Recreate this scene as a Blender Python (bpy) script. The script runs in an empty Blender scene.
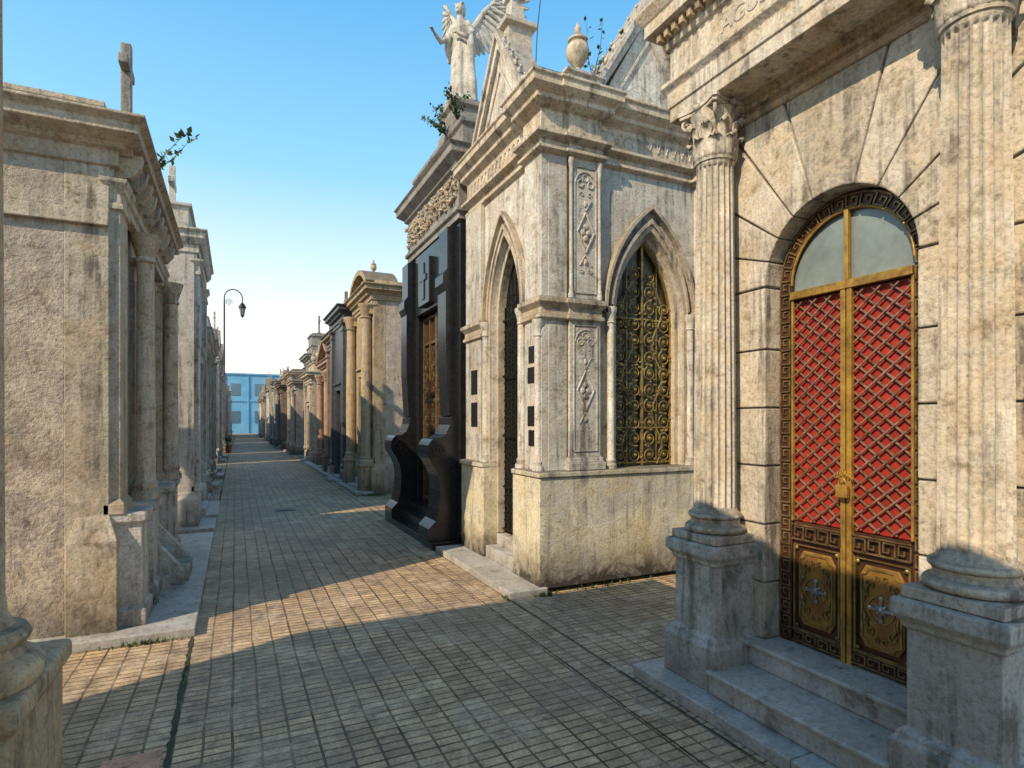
import bpy, bmesh, math, random
from mathutils import Vector, Matrix
random.seed(7)
sc=bpy.context.scene
sin,cos,pi=math.sin,math.cos,math.pi
SUN_AZ=(-0.91,-0.42); SUN_EL=38
# ------------------------------------------------------------ materials
def nt(name):
    m=bpy.data.materials.new(name); m.use_nodes=True
    t=m.node_tree; b=t.nodes['Principled BSDF']; return m,t,b
def N(t,ty,**k):
    n=t.nodes.new(ty)
    for a,v in k.items(): setattr(n,a,v)
    return n
def ramp(t,fac,stops):
    r=N(t,'ShaderNodeValToRGB'); t.links.new(fac,r.inputs[0])
    e=r.color_ramp.elements
    while len(e)<len(stops): e.new(.5)
    for i,(p,c) in enumerate(stops):
        e[i].position=p; e[i].color=(c,c,c,1) if isinstance(c,(int,float)) else (*c,1)
    return r.outputs[0]
def mix(t,f,a,b,mode='MIX'):
    m=N(t,'ShaderNodeMix',data_type='RGBA',blend_type=mode)
    for s,v in ((m.inputs[0],f),(m.inputs[6],a),(m.inputs[7],b)):
        if isinstance(v,bpy.types.NodeSocket): t.links.new(v,s)
        elif isinstance(v,(int,float)): s.default_value=v
        else: s.default_value=(*v,1)
    return m.outputs[2]
def math_(t,op,a,b=0.0,clamp=False):
    m=N(t,'ShaderNodeMath',operation=op,use_clamp=clamp)
    for i,v in enumerate((a,b)):
        if isinstance(v,bpy.types.NodeSocket): t.links.new(v,m.inputs[i])
        else: m.inputs[i].default_value=v
    return m.outputs[0]
def pos(t,scale=(1,1,1)):
    g=N(t,'ShaderNodeNewGeometry')
    mp=N(t,'ShaderNodeMapping'); mp.inputs['Scale'].default_value=scale
    t.links.new(g.outputs['Position'],mp.inputs[0]); return mp.outputs[0],g
def noise(t,v,s,d=6,r=.6,dist=0):
    n=N(t,'ShaderNodeTexNoise'); n.inputs['Scale'].default_value=s; n.inputs['Detail'].default_value=d
    n.inputs['Roughness'].default_value=r; n.inputs['Distortion'].default_value=dist
    t.links.new(v,n.inputs['Vector']); return n.outputs['Fac']
ST=(.075,.062,.05)
def stone(name,c1,c2,stain=ST,streak=.6,grime=.7,warm=None,warmamt=.5,rough=.85,bump=.45,peel=None,spec=.3,crack=0,patch=.5):
    m,t,b=nt(name); L=t.links
    p,g=pos(t); ps,_=pos(t,(9,9,.6))
    n1=noise(t,p,1.1,5,.66,.5); n2=noise(t,p,6,6,.74,.2); n3=noise(t,p,48,2,.7); ns=noise(t,ps,1,4,.72,.3); n4=noise(t,p,2.7,5,.78,.7)
    col=mix(t,ramp(t,n1,[(.40,0),(.56,1)]),c1,c2)
    if warm: col=mix(t,math_(t,'MULTIPLY',ramp(t,n4,[(.46,0),(.60,1)]),warmamt),col,warm)
    if peel: col=mix(t,math_(t,'MULTIPLY',ramp(t,n4,[(.51,0),(.54,1)]),.85),col,peel)
    col=mix(t,1.0,col,ramp(t,n2,[(.32,(.46,.42,.37)),(.46,(.93,.92,.9)),(.55,(1,1,1)),(.7,(1.2,1.2,1.2))]),'MULTIPLY')
    col=mix(t,1.0,col,ramp(t,n3,[(.28,.64),(.5,1.0),(.7,1.08)]),'MULTIPLY')
    isl=math_(t,'ADD',math_(t,'MULTIPLY',g.outputs['Random Per Island'],.22),.86)
    cb=N(t,'ShaderNodeCombineColor'); [L.new(isl,cb.inputs[i]) for i in range(3)]
    col=mix(t,1.0,col,cb.outputs[0],'MULTIPLY')
    pt=math_(t,'MULTIPLY',ramp(t,n1,[(.36,1),(.48,0)]),ramp(t,n2,[(.40,0),(.56,1)]))
    col=mix(t,math_(t,'MULTIPLY',pt,patch),col,tuple(x*2.4 for x in stain))
    st=math_(t,'MULTIPLY',ramp(t,ns,[(.49,0),(.62,1)]),ramp(t,n4,[(.42,1),(.58,.1)]))
    col=mix(t,math_(t,'MULTIPLY',st,streak),col,tuple(x*1.5 for x in stain))
    sx=N(t,'ShaderNodeSeparateXYZ'); L.new(g.outputs['Position'],sx.inputs[0])
    mr=N(t,'ShaderNodeMapRange'); L.new(sx.outputs[2],mr.inputs[0]); mr.inputs[1].default_value=.0; mr.inputs[2].default_value=.62; mr.inputs[3].default_value=1; mr.inputs[4].default_value=0
    gz=math_(t,'MULTIPLY',math_(t,'MULTIPLY',math_(t,'POWER',mr.outputs[0],1.8),ramp(t,n4,[(.33,0.25),(.6,1)])),1.7,True)
    col=mix(t,math_(t,'MULTIPLY',gz,grime),col,tuple(x*.8 for x in stain))
    sn=N(t,'ShaderNodeSeparateXYZ'); L.new(g.outputs['Normal'],sn.inputs[0])
    hi=N(t,'ShaderNodeMapRange'); L.new(sx.outputs[2],hi.inputs[0]); hi.inputs[1].default_value=.7; hi.inputs[2].default_value=1.2
    up=math_(t,'MULTIPLY',math_(t,'MULTIPLY',ramp(t,sn.outputs[2],[(.3,0),(.8,1)]),hi.outputs[0]),ramp(t,n2,[(.3,.3),(.55,1)]))
    col=mix(t,math_(t,'MULTIPLY',up,.85),col,tuple(x*1.2 for x in stain))
    h=math_(t,'ADD',n2,math_(t,'MULTIPLY',n3,.5))
    if crack:
        dv=N(t,'ShaderNodeMix',data_type='VECTOR'); dv.inputs[0].default_value=.2; L.new(p,dv.inputs[4])
        nz=N(t,'ShaderNodeTexNoise'); nz.inputs['Scale'].default_value=5; nz.inputs['Detail'].default_value=5; L.new(p,nz.inputs['Vector']); L.new(nz.outputs['Color'],dv.inputs[5])
        vo=N(t,'ShaderNodeTexVoronoi',feature='DISTANCE_TO_EDGE'); vo.inputs['Scale'].default_value=.9; L.new(dv.outputs[1],vo.inputs['Vector'])
        ck=math_(t,'MULTIPLY',ramp(t,vo.outputs['Distance'],[(.001,1),(.004,0)]),ramp(t,n4,[(.52,0),(.62,1)]))
        col=mix(t,math_(t,'MULTIPLY',ck,crack),col,stain); h=math_(t,'SUBTRACT',h,math_(t,'MULTIPLY',ck,.4))
    L.new(col,b.inputs['Base Color'])
    b.inputs['Roughness'].default_value=rough; b.inputs['Specular IOR Level'].default_value=spec
    bp=N(t,'ShaderNodeBump'); bp.inputs['Strength'].default_value=bump; bp.inputs['Distance'].default_value=.02
    L.new(h,bp.inputs['Height']); L.new(bp.outputs[0],b.inputs['Normal'])
    return m
def plain(name,c,rough=.5,metal=0,var=.35,c2=None,bump=.15,sc_=12,spec=.5):
    m,t,b=nt(name); p,g=pos(t); n=noise(t,p,sc_,5,.7); n2=noise(t,p,sc_*.2,3,.7)
    c2=c2 or tuple(x*(1-var) for x in c)
    col=mix(t,ramp(t,n,[(.35,0),(.65,1)]),c,c2)
    col=mix(t,1.0,col,ramp(t,n2,[(.3,.6),(.65,1.1)]),'MULTIPLY')
    t.links.new(col,b.inputs['Base Color']); b.inputs['Metallic'].default_value=metal
    t.links.new(ramp(t,n,[(.3,max(0,rough-.12)),(.7,min(1,rough+.15))]),b.inputs['Roughness'])
    b.inputs['Specular IOR Level'].default_value=spec
    bp=N(t,'ShaderNodeBump'); bp.inputs['Strength'].default_value=bump; bp.inputs['Distance'].default_value=.01
    t.links.new(n,bp.inputs['Height']); t.links.new(bp.outputs[0],b.inputs['Normal'])
    return m
CREAM=stone('cream_stone',(.68,.58,.45),(.55,.47,.37),streak=.85,warm=(.50,.34,.19),warmamt=.5)
CHAP=stone('chapel_stone',(.74,.70,.64),(.62,.58,.52),streak=.85,warm=(.56,.43,.29),warmamt=.45)
RSTONE=stone('facade_stone',(.72,.65,.55),(.60,.53,.44),streak=.85,warm=(.56,.40,.23),warmamt=.45)
OCHRE=stone('ochre_stone',(.58,.45,.30),(.48,.38,.26),streak=.8,warm=(.5,.31,.15))
STUCCO=stone('stucco',(.58,.46,.37),(.48,.40,.34),streak=.4,grime=.75,warm=(.36,.32,.29),warmamt=.7,peel=(.64,.53,.41),bump=.8,crack=.6,patch=.65)
CONC=stone('plinth_render',(.66,.62,.54),(.66,.58,.42),streak=.7,grime=1.0,warm=(.60,.47,.24),warmamt=.5,patch=.55)
MARBLE=stone('marble_step',(.70,.66,.61),(.54,.51,.47),streak=.25,grime=.3,rough=.5,bump=.15,spec=.5)
PEDS=stone('pedestal_stone',(.68,.63,.57),(.54,.50,.45),streak=.8,grime=.6)
PALE=stone('pale_stone',(.74,.69,.62),(.60,.56,.50),streak=.8,patch=.55)
GREY=stone('grey_stone',(.42,.39,.36),(.30,.28,.26),streak=.6)
ROSE=stone('rose_stucco',(.54,.36,.27),(.44,.30,.22),streak=.6)
BROWN=stone('brown_stone',(.34,.23,.17),(.25,.18,.14),streak=.5)
WHITE=stone('white_stucco',(.78,.73,.66),(.64,.59,.52),streak=.7,peel=(.50,.43,.35),patch=.6)
GRAN=plain('black_granite',(.022,.023,.026),.22,0,.3,bump=.03,sc_=60)
GREYG=plain('grey_granite',(.10,.105,.115),.4,0,.4,bump=.05,sc_=50)
STATUE=stone('statue_marble',(.74,.71,.65),(.56,.53,.48),streak=.7,bump=.25,patch=.5)
BRONZE=plain('dark_bronze',(.07,.035,.02),.42,.4,.5,(.14,.055,.03))
IRON=plain('black_iron',(.02,.02,.02),.5,.3)
GILT=plain('gilt_paint',(.62,.38,.07),.36,.4,.4,(.30,.15,.045),sc_=18)
LATT=plain('lattice_metal',(.50,.34,.24),.4,.5,.5,(.2,.10,.06),sc_=30)
RED=plain('red_panel',(.46,.035,.016),.55,0,.35,(.25,.018,.011),sc_=6)
GRGILT=plain('aged_brass',(.50,.36,.11),.4,.5,.6,(.15,.11,.045))
KEYM=plain('greek_key_bronze',(.36,.25,.12),.42,.5,.6,(.12,.07,.035),sc_=16)
SILV=plain('tarnished_silver',(.5,.5,.48),.4,.6,.5)
OLIVE=plain('grille_backing',(.06,.052,.024),.3,0,.4)
PANEL=plain('door_panel_brown',(.22,.10,.03),.4,.3,.4,(.42,.23,.05),sc_=9)
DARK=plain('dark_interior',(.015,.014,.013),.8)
DOORG=plain('iron_door_paint',(.035,.045,.045),.45,.2)
GROUND=stone('ground_soil',(.20,.17,.13),(.15,.13,.1),streak=0,grime=0)
LEAF=plain('leaf',(.10,.16,.035),.5,0,.5,(.05,.08,.02),sc_=20)
TWIG=plain('twig_bark',(.1,.07,.04),.8)
TERRA=plain('terracotta',(.42,.16,.08),.7)
GUT=plain('mossy_gutter',(.06,.05,.035),.9,0,.4,(.035,.045,.02))
PINK=stone('pink_tile',(.62,.33,.21),(.54,.29,.19),streak=0,grime=0)
def glassm(name,c):
    m,t,b=nt(name); p,g=pos(t); n=noise(t,p,6,5,.7)
    t.links.new(mix(t,ramp(t,n,[(.3,0),(.7,1)]),c,tuple(x*.6 for x in c)),b.inputs['Base Color'])
    b.inputs['Roughness'].default_value=.22; b.inputs['Specular IOR Level'].default_value=.8; return m
GLASS=glassm('dusty_glass',(.26,.31,.30)); DGLASS=glassm('dark_glass',(.10,.2,.28))
def bluem():
    m,t,b=nt('blue_cladding'); p,g=pos(t); n=noise(t,p,.8,4,.6)
    w=N(t,'ShaderNodeTexWave',bands_direction='X'); w.inputs['Scale'].default_value=1.6; t.links.new(p,w.inputs[0])
    c=mix(t,ramp(t,n,[(.3,0),(.7,1)]),(.12,.36,.60),(.2,.46,.66))
    c=mix(t,1.0,c,ramp(t,w.outputs['Fac'],[(0,.75),(.3,1)]),'MULTIPLY'); t.links.new(c,b.inputs['Base Color']); return m
BLUE=bluem()
def paver():
    m,t,b=nt('alley_paver'); L=t.links
    p,g=pos(t)
    wob=N(t,'ShaderNodeTexNoise'); wob.inputs['Scale'].default_value=1.3; wob.inputs['Detail'].default_value=2; L.new(p,wob.inputs['Vector'])
    dv=N(t,'ShaderNodeMix',data_type='VECTOR'); dv.inputs[0].default_value=.03; L.new(p,dv.inputs[4]); L.new(wob.outputs['Color'],dv.inputs[5]); pw=dv.outputs[1]
    br=N(t,'ShaderNodeTexBrick',offset=0.0,squash=1.0); br.inputs['Scale'].default_value=1
    br.inputs['Color1'].default_value=(.66,.45,.25,1); br.inputs['Color2'].default_value=(.45,.305,.175,1); br.inputs['Mortar'].default_value=(.17,.11,.06,1)
    br.inputs['Brick Width'].default_value=.132; br.inputs['Row Height'].default_value=.066; br.inputs['Mortar Size'].default_value=.0075; br.inputs['Mortar Smooth'].default_value=.5; br.inputs['Bias'].default_value=-.1
    L.new(pw,br.inputs['Vector'])
    b2=N(t,'ShaderNodeTexBrick',offset=0.0,squash=1.0); b2.inputs['Scale'].default_value=1
    b2.inputs['Color1'].default_value=(1,1,1,1); b2.inputs['Color2'].default_value=(.72,.72,.74,1); b2.inputs['Mortar'].default_value=(.5,.47,.42,1)
    b2.inputs['Brick Width'].default_value=.396; b2.inputs['Row Height'].default_value=.396; b2.inputs['Mortar Size'].default_value=.007; b2.inputs['Mortar Smooth'].default_value=.2
    L.new(pw,b2.inputs['Vector'])
    n1=noise(t,p,.7,5,.72,.6); n2=noise(t,p,8,6,.75); n3=noise(t,p,70,2,.7); n4=noise(t,p,2.6,4,.7,.5)
    c=mix(t,1.0,br.outputs[0],b2.outputs[0],'MULTIPLY')
    c=mix(t,math_(t,'MULTIPLY',ramp(t,n1,[(.42,0),(.58,1)]),.6),c,(.27,.195,.14))
    c=mix(t,math_(t,'MULTIPLY',ramp(t,n4,[(.50,0),(.64,1)]),.45),c,(.62,.48,.34))
    c=mix(t,1.0,c,ramp(t,n2,[(.32,.42),(.47,.92),(.7,1.35)]),'MULTIPLY')
    c=mix(t,1.0,c,ramp(t,n3,[(.3,.7),(.6,1.15)]),'MULTIPLY')
    L.new(c,b.inputs['Base Color'])
    L.new(ramp(t,n2,[(.3,.45),(.7,.85)]),b.inputs['Roughness'])
    h=math_(t,'SUBTRACT',math_(t,'MULTIPLY',n2,.8),math_(t,'ADD',br.outputs['Fac'],math_(t,'MULTIPLY',b2.outputs['Fac'],.6)))
    bp=N(t,'ShaderNodeBump'); bp.inputs['Strength'].default_value=.85; bp.inputs['Distance'].default_value=.010
    L.new(h,bp.inputs['Height']); L.new(bp.outputs[0],b.inputs['Normal']); return m
PAVER=paver()
# ------------------------------------------------------------ mesh tools
def root(name):
    e=bpy.data.objects.new(name,None); sc.collection.objects.link(e); e.empty_display_size=.3; return e
class M:
    def __init__(s): s.v=[]; s.f=[]
    def add(s,v,f):
        o=len(s.v); s.v+= [tuple(x) for x in v]; s.f+=[tuple(i+o for i in q) for q in f]
    def box(s,x0,x1,y0,y1,z0,z1):
        x0,x1=sorted((x0,x1)); y0,y1=sorted((y0,y1)); z0,z1=sorted((z0,z1))
        s.loft(x0,x1,y0,y1,[(0,z0),(0,z1)])
    def loft(s,x0,x1,y0,y1,prof):
        x0,x1=sorted((x0,x1)); y0,y1=sorted((y0,y1))
        v=[];f=[];n=len(prof)
        for o,z in prof: v+=[(x0-o,y0-o,z),(x1+o,y0-o,z),(x1+o,y1+o,z),(x0-o,y1+o,z)]
        for i in range(n-1):
            for j in range(4):
                a=i*4+j;b_=i*4+(j+1)%4; f.append((a,b_,b_+4,a+4))
        f.append((3,2,1,0)); k=(n-1)*4; f.append((k,k+1,k+2,k+3)); s.add(v,f)
    def P(s,ax,a,b,c):
        return {'x':(c,a,b),'y':(a,c,b),'z':(a,b,c)}[ax]
    def prism(s,pts,ax,c0,c1):
        n=len(pts); v=[s.P(ax,a,b,c0) for a,b in pts]+[s.P(ax,a,b,c1) for a,b in pts]
        f=[tuple(range(n))[::-1],tuple(range(n,2*n))]+[(i,(i+1)%n,(i+1)%n+n,i+n) for i in range(n)]
        s.add(v,f)
    def band(s,A,B,ax,c0,c1):
        n=len(A); v=[]
        for (a,b),(c,d) in zip(A,B): v+=[s.P(ax,a,b,c0),s.P(ax,c,d,c0),s.P(ax,c,d,c1),s.P(ax,a,b,c1)]
        f=[]
        for i in range(n-1):
            for j in range(4): f.append((i*4+j,i*4+(j+1)%4,i*4+4+(j+1)%4,i*4+4+j))
        f.append((0,1,2,3)); k=4*(n-1); f.append((k+3,k+2,k+1,k)); s.add(v,f)
    def lathe(s,cx,cy,prof,seg=24,fl=0,fd=0):
        v=[];f=[];n=len(prof)
        for pr in prof:
            r,z=pr[0],pr[1]; d=fd if len(pr)>2 else 0
            for j in range(seg):
                a=2*pi*j/seg; rr=r-(d*abs(sin(a*fl/2))**.6 if d else 0)
                v.append((cx+rr*cos(a),cy+rr*sin(a),z))
        for i in range(n-1):
            for j in range(seg):
                a=i*seg+j;b_=i*seg+(j+1)%seg; f.append((a,b_,b_+seg,a+seg))
        f.append(tuple(range(seg))[::-1]); f.append(tuple(range((n-1)*seg,n*seg))); s.add(v,f)
    def tube(s,pts,r,seg=6,rot=0):
        pts=[Vector(p) for p in pts]; n=len(pts); v=[];f=[]
        up=None
        for i,p in enumerate(pts):
            d=(pts[min(i+1,n-1)]-pts[max(i-1,0)]).normalized()
            if up is None: up=Vector((0,0,1)) if abs(d.z)<.9 else Vector((1,0,0))
            a=d.cross(up)
            if a.length<1e-4: a=d.cross(Vector((0,1,0.01)))
            a.normalize(); b_=a.cross(d).normalized(); up=b_
            rr=r[i] if isinstance(r,(list,tuple)) else r
            for j in range(seg):
                t=2*pi*(j+.5)/seg+rot; v.append(p+a*cos(t)*rr+b_*sin(t)*rr)
        for i in range(n-1):
            for j in range(seg):
                q=i*seg+j;w=i*seg+(j+1)%seg; f.append((q,w,w+seg,q+seg))
        f.append(tuple(range(seg))[::-1]); f.append(tuple(range((n-1)*seg,n*seg))); s.add(v,f)
    def ball(s,c,r,seg=12,rings=8):
        if isinstance(r,(int,float)): r=(r,r,r)
        v=[(c[0],c[1],c[2]-r[2])]
        for i in range(1,rings):
            t=-pi/2+pi*i/rings
            for j in range(seg):
                a=2*pi*j/seg; v.append((c[0]+r[0]*cos(t)*cos(a),c[1]+r[1]*cos(t)*sin(a),c[2]+r[2]*sin(t)))
        v.append((c[0],c[1],c[2]+r[2])); f=[]
        for j in range(seg): f.append((0,1+(j+1)%seg,1+j))
        for i in range(rings-2):
            for j in range(seg):
                a=1+i*seg+j;b_=1+i*seg+(j+1)%seg; f.append((a,b_,b_+seg,a+seg))
        k=1+(rings-2)*seg
        for j in range(seg): f.append((k+j,k+(j+1)%seg,len(v)-1))
        s.add(v,f)
    def grid(s,rows):
        n=len(rows[0]); v=[p for r in rows for p in r]; f=[]
        for i in range(len(rows)-1):
            for j in range(n-1): f.append((i*n+j,i*n+j+1,(i+1)*n+j+1,(i+1)*n+j))
        s.add(v,f)
    def obj(s,name,mat,par,bevel=0,smooth=False,solid=0,seg=2,ang=35):
        me=bpy.data.meshes.new(name); me.from_pydata(s.v,[],s.f)
        bm=bmesh.new(); bm.from_mesh(me); bmesh.ops.recalc_face_normals(bm,faces=bm.faces); bm.to_mesh(me); bm.free()
        me.materials.append(mat); o=bpy.data.objects.new(name,me); sc.collection.objects.link(o)
        if par: o.parent=par
        if smooth:
            for p in me.polygons: p.use_smooth=True
            try: me.set_sharp_from_angle(angle=math.radians(ang))
            except Exception: pass
        if solid:
            q=o.modifiers.new('s','SOLIDIFY'); q.thickness=solid
        if bevel:
            q=o.modifiers.new('b','BEVEL'); q.width=bevel; q.segments=seg; q.limit_method='ANGLE'; q.angle_limit=math.radians(30)
        return o
def arch(yc,w,sp,kind,n=20,hh=None):
    if kind=='rect': return [(yc-w/2,sp),(yc+w/2,sp)]
    if kind=='round': return [(yc-w/2*cos(pi*i/n),sp+w/2*sin(pi*i/n)) for i in range(n+1)]
    H=hh or w; R=(H*H+w*w/4)/w; a1=math.asin(min(1,H/R)); out=[]
    for i in range(n//2+1):
        a=a1*i/(n//2); out.append((yc-w/2+R-R*cos(a),sp+R*sin(a)))
    for i in range(n//2-1,-1,-1):
        a=a1*i/(n//2); out.append((yc+w/2-R+R*cos(a),sp+R*sin(a)))
    return out
def opening_poly(a0,a1,z0,z1,c,w,sp,kind,hh=None):
    return [(a0,z0),(c-w/2,z0)]+arch(c,w,sp,kind,hh=hh)+[(c+w/2,z0),(a1,z0),(a1,z1),(a0,z1)]
def arch_path(c,w,z0,sp,kind,hh=None):
    return [(c-w/2,z0)]+arch(c,w,sp,kind,hh=hh)+[(c+w/2,z0)]
# --- classical bits
def capital(m,lf,cx,cy,z0,z1,r):
    H=z1-z0
    m.lathe(cx,cy,[(r*1.08,z0-.015),(r*1.12,z0),(r*.98,z0+.012),(r*.95,z0+.02),(r*1.0,z0+H*.5),(r*1.3,z0+H*.86)],24)
    for row,(hh,n,off,wd) in enumerate(((.42,8,0,.5),(.68,8,pi/8,.42))):
        for k in range(n):
            a=2*pi*k/n+off; rad=Vector((cos(a),sin(a),0)); tan=Vector((-sin(a),cos(a),0)); rows=[]
            for qi,(o,z,w) in enumerate(((.02,0,.8),(.04,.2,1.1),(.05,.35,.85),(.08,.55,1.1),(.1,.7,.8),(.2,.93,.95),(.38,1.0,.6),(.48,.88,.25))):
                row_=[]
                for sI in (-1,-.5,0,.5,1):
                    c=Vector((cx,cy,0))+rad*(r*(1.0+o*(1 if row==0 else 1.15))-abs(sI)*.12*r+(.07*r if sI==0 else 0)) + tan*(sI*w*wd*r*.8)
                    c.z=z0+H*hh*z - (abs(sI)*.02 if z>.3 else 0); row_.append(c)
                rows.append(row_)
            lf.grid(rows)
    for k in range(4):
        a=pi/4+k*pi/2; rad=Vector((cos(a),sin(a),0))
        pts=[];rs=[]
        for i in range(15):
            t=i/14; ang=-pi*.2+t*2.6*pi; rr=.34*r*(1-t*.75)
            pts.append(Vector((cx,cy,z0+H*.76))+rad*(r*1.42+rr*sin(ang))+Vector((0,0,rr*cos(ang)))); rs.append(.055*r*2*(1-.5*t))
        pts=[Vector((cx,cy,z0+H*.45))+rad*r*1.0]+pts; rs=[.05*r]+rs
        m.tube(pts,rs,6)
        a2=k*pi/2; rd=Vector((cos(a2),sin(a2),0)); m.ball(Vector((cx,cy,z1-H*.07))+rd*r*1.28,(r*.2,r*.2,r*.22),8,6)
    pts=[]
    for k in range(4):
        a=pi/4+k*pi/2; tx=Vector((cos(a),sin(a))); pe=Vector((-sin(a),cos(a)))
        c=tx*r*1.85; pts.append(c-pe*.1*r); pts.append(c+pe*.1*r)
        a2=a+pi/4; q=Vector((cos(a2),sin(a2))); s_=Vector((-sin(a2),cos(a2)))
        for u in (-.5,0,.5): pts.append(q*(r*1.12+abs(u)*.12*r)+s_*(u*r*1.2))
    P2=[(cx+p.x,cy+p.y) for p in pts]
    m.prism(P2,'z',z0+H*.87,z0+H*.93); m.prism([(cx+(a-cx)*1.06,cy+(b-cy)*1.06) for a,b in P2],'z',z0+H*.93+.001,z1)
def column(par,cx,cy,zb,zt,r,mat,capmat,fl=20,caph=.34,seg=120):
    m=M(); h=zt-caph-zb
    m.loft(cx-r*1.45,cx+r*1.45,cy-r*1.45,cy+r*1.45,[(0,zb),(0,zb+.05)])
    m.obj('base_plinth',mat,par,.006)
    m=M()
    def tor(z,hh,R,n=6): return [(R-hh/2+hh/2*sin(pi*i/n),z+hh*(1-cos(pi*i/n))/2) for i in range(n+1)]
    m.lathe(cx,cy,tor(zb+.051,.05,r*1.42)+[(r*1.18,zb+.104),(r*1.12,zb+.12),(r*1.16,zb+.135)]+tor(zb+.138,.035,r*1.27)+[(r*1.1,zb+.18)],40)
    m.obj('base_torus',mat,par,smooth=True)
    m=M(); pr=[(r*1.06,zb+.178),(r*1.0,zb+.20),(r*1.0,zb+.215,1)]
    for i in range(1,12):
        t=i/12; pr.append((r*(1-.13*t**1.6),zb+.215+(h-.27)*t,1))
    pr+=[(r*.87,zb+h-.05,1),(r*.87,zb+h-.04),(r*.9,zb+h-.02),(r*.9,zb+h-.012)]
    m.lathe(cx,cy,pr,seg,fl,r*.13); m.obj('shaft',mat,par,smooth=True,ang=50)
    m=M(); lf=M(); capital(m,lf,cx,cy,zt-caph,zt,r*.9)
    m.obj('capital',capmat,par,smooth=True); lf.obj('acanthus_leaves',capmat,par,smooth=True,solid=.006,ang=80)
def pedestal(m,x0,x1,y0,y1,z0,z1,base=.05,bh=.25):
    m.loft(x0,x1,y0,y1,[(base,z0),(base,z0+bh),(base*.6,z0+bh+.02),(base*.6,z0+bh+.035),(0,z0+bh+.06),(0,z1-.13),(.015,z1-.12),(.015,z1-.1),(.04,z1-.075),(.045,z1-.07),(.045,z1-.01),(.038,z1)])
def urn(m,cx,cy,z,s):
    m.lathe(cx,cy,[(.10*s,z),(.10*s,z+.04*s),(.05*s,z+.07*s),(.035*s,z+.13*s),(.07*s,z+.17*s),(.14*s,z+.27*s),(.155*s,z+.36*s),(.13*s,z+.43*s),(.10*s,z+.46*s),(.13*s,z+.48*s),(.13*s,z+.5*s),(.07*s,z+.56*s),(.035*s,z+.6*s),(.045*s,z+.65*s),(.02*s,z+.7*s),(.004,z+.75*s)],20)
def cross(m,cx,cy,z,s,th=.05,along='y'):
    t=th*s/2*1.6; h=.75*s; a=.23*s
    m.loft(cx-t*1.8,cx+t*1.8,cy-t*1.8,cy+t*1.8,[(.03*s,z-.12*s),(.03*s,z-.05*s),(0,z-.04*s),(0,z)])
    m.box(cx-t,cx+t,cy-t,cy+t,z,z+h)
    if along=='y': m.box(cx-t*.9,cx+t*.9,cy-a,cy+a,z+h*.6,z+h*.6+2*t)
    else: m.box(cx-a,cx+a,cy-t*.9,cy+t*.9,z+h*.6,z+h*.6+2*t)
def plant(name,p,d,length,n=3,leafs=14,ls=.035,sd=1):
    rnd=random.Random(sd); r=root(name); tw=M(); lf=M()
    for k in range(n):
        q=Vector(p); dd=(Vector(d)+Vector((rnd.uniform(-.4,.4),rnd.uniform(-.4,.4),rnd.uniform(-.2,.4)))).normalized()
        L=length*rnd.uniform(.6,1); pts=[]
        for i in range(9):
            pts.append(q.copy()); q=q+dd*L/8; dd=(dd+Vector((rnd.uniform(-.18,.18),rnd.uniform(-.18,.18),rnd.uniform(-.22,.12)))).normalized()
        tw.tube(pts,[.006*(1-i/10) for i in range(9)],5)
        for j in range(leafs):
            b=pts[rnd.randint(2,8)]+Vector([rnd.uniform(-.02,.02) for _ in range(3)])
            u=Vector([rnd.uniform(-1,1) for _ in range(3)]).normalized(); w=u.cross(Vector([rnd.uniform(-1,1) for _ in range(3)])).normalized(); s_=ls*rnd.uniform(.6,1.3)
            lf.add([b,b+u*s_*.5+w*s_*.33,b+u*s_*1.1,b+u*s_*.5-w*s_*.33],[(0,1,2,3)])
    tw.obj('stems',TWIG,r); lf.obj('leaves',LEAF,r); return r
def weeds(name,pts,sd=1,hgt=.045):
    rnd=random.Random(sd); m=M()
    for (x,y,z,n,sx_,sy_) in pts:
        for i in range(n):
            b=Vector((x+rnd.gauss(0,.5)*sx_,y+rnd.gauss(0,.5)*sy_,z)); h=hgt*rnd.uniform(.3,1.1)
            o=Vector((rnd.uniform(-1,1),rnd.uniform(-1,1),0))*h*.7; w=Vector((rnd.uniform(-1,1),rnd.uniform(-1,1),0)).normalized()*.005
            m.add([b-w,b+w,b+o*.5+Vector((0,0,h*.7))+w*1.3,b+o+Vector((0,0,h)),b+o*.5+Vector((0,0,h*.7))-w*1.3],[(0,1,2,3,4)])
    return m.obj(name,LEAF,None)
# ------------------------------------------------------------ ground
m=M(); m.grid([[(-250,-250,0),(250,-250,0)],[(-250,250,0),(250,250,0)]]); m.obj('ground',GROUND,None)
m=M(); m.grid([[(-3,-6,.004),(7,-6,.004)],[(-3,88,.004),(7,88,.004)]]); m.obj('paved_alley',PAVER,None)
rnd=random.Random(3)
def seam(name,x,y0,y1,w):
    m=M(); rows=[]; y=y0
    while y<y1:
        a=rnd.uniform(.4,1.3)*w; c=x+rnd.uniform(-.003,.003); rows.append([(c-a/2,y,.008),(c+a/2,y,.008)]); y+=.06 if y<15 else 1
    m.grid(rows); m.obj(name,GUT,None)
seam('gutter',-.30,-2,60,.03); seam('gutter',2.31,2.0,60,.014); seam('gutter',2.05,-2,7,.010)
m=M()
for a,b in ((2.6,3.0),(3.006,3.40)): m.box(-.585,-.33,a,b,.004,.016)
m.obj('pink_paving_tiles',PINK,None,.003)
g=root('drain_cover'); m=M(); m.box(.68,1.02,11.5,11.8,.005,.012); m.obj('frame',IRON,g,.003)
m=M(); [m.box(.71+i*.045,.73+i*.045,11.53,11.77,.0125,.016) for i in range(6)]; m.obj('bars',IRON,g)
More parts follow.
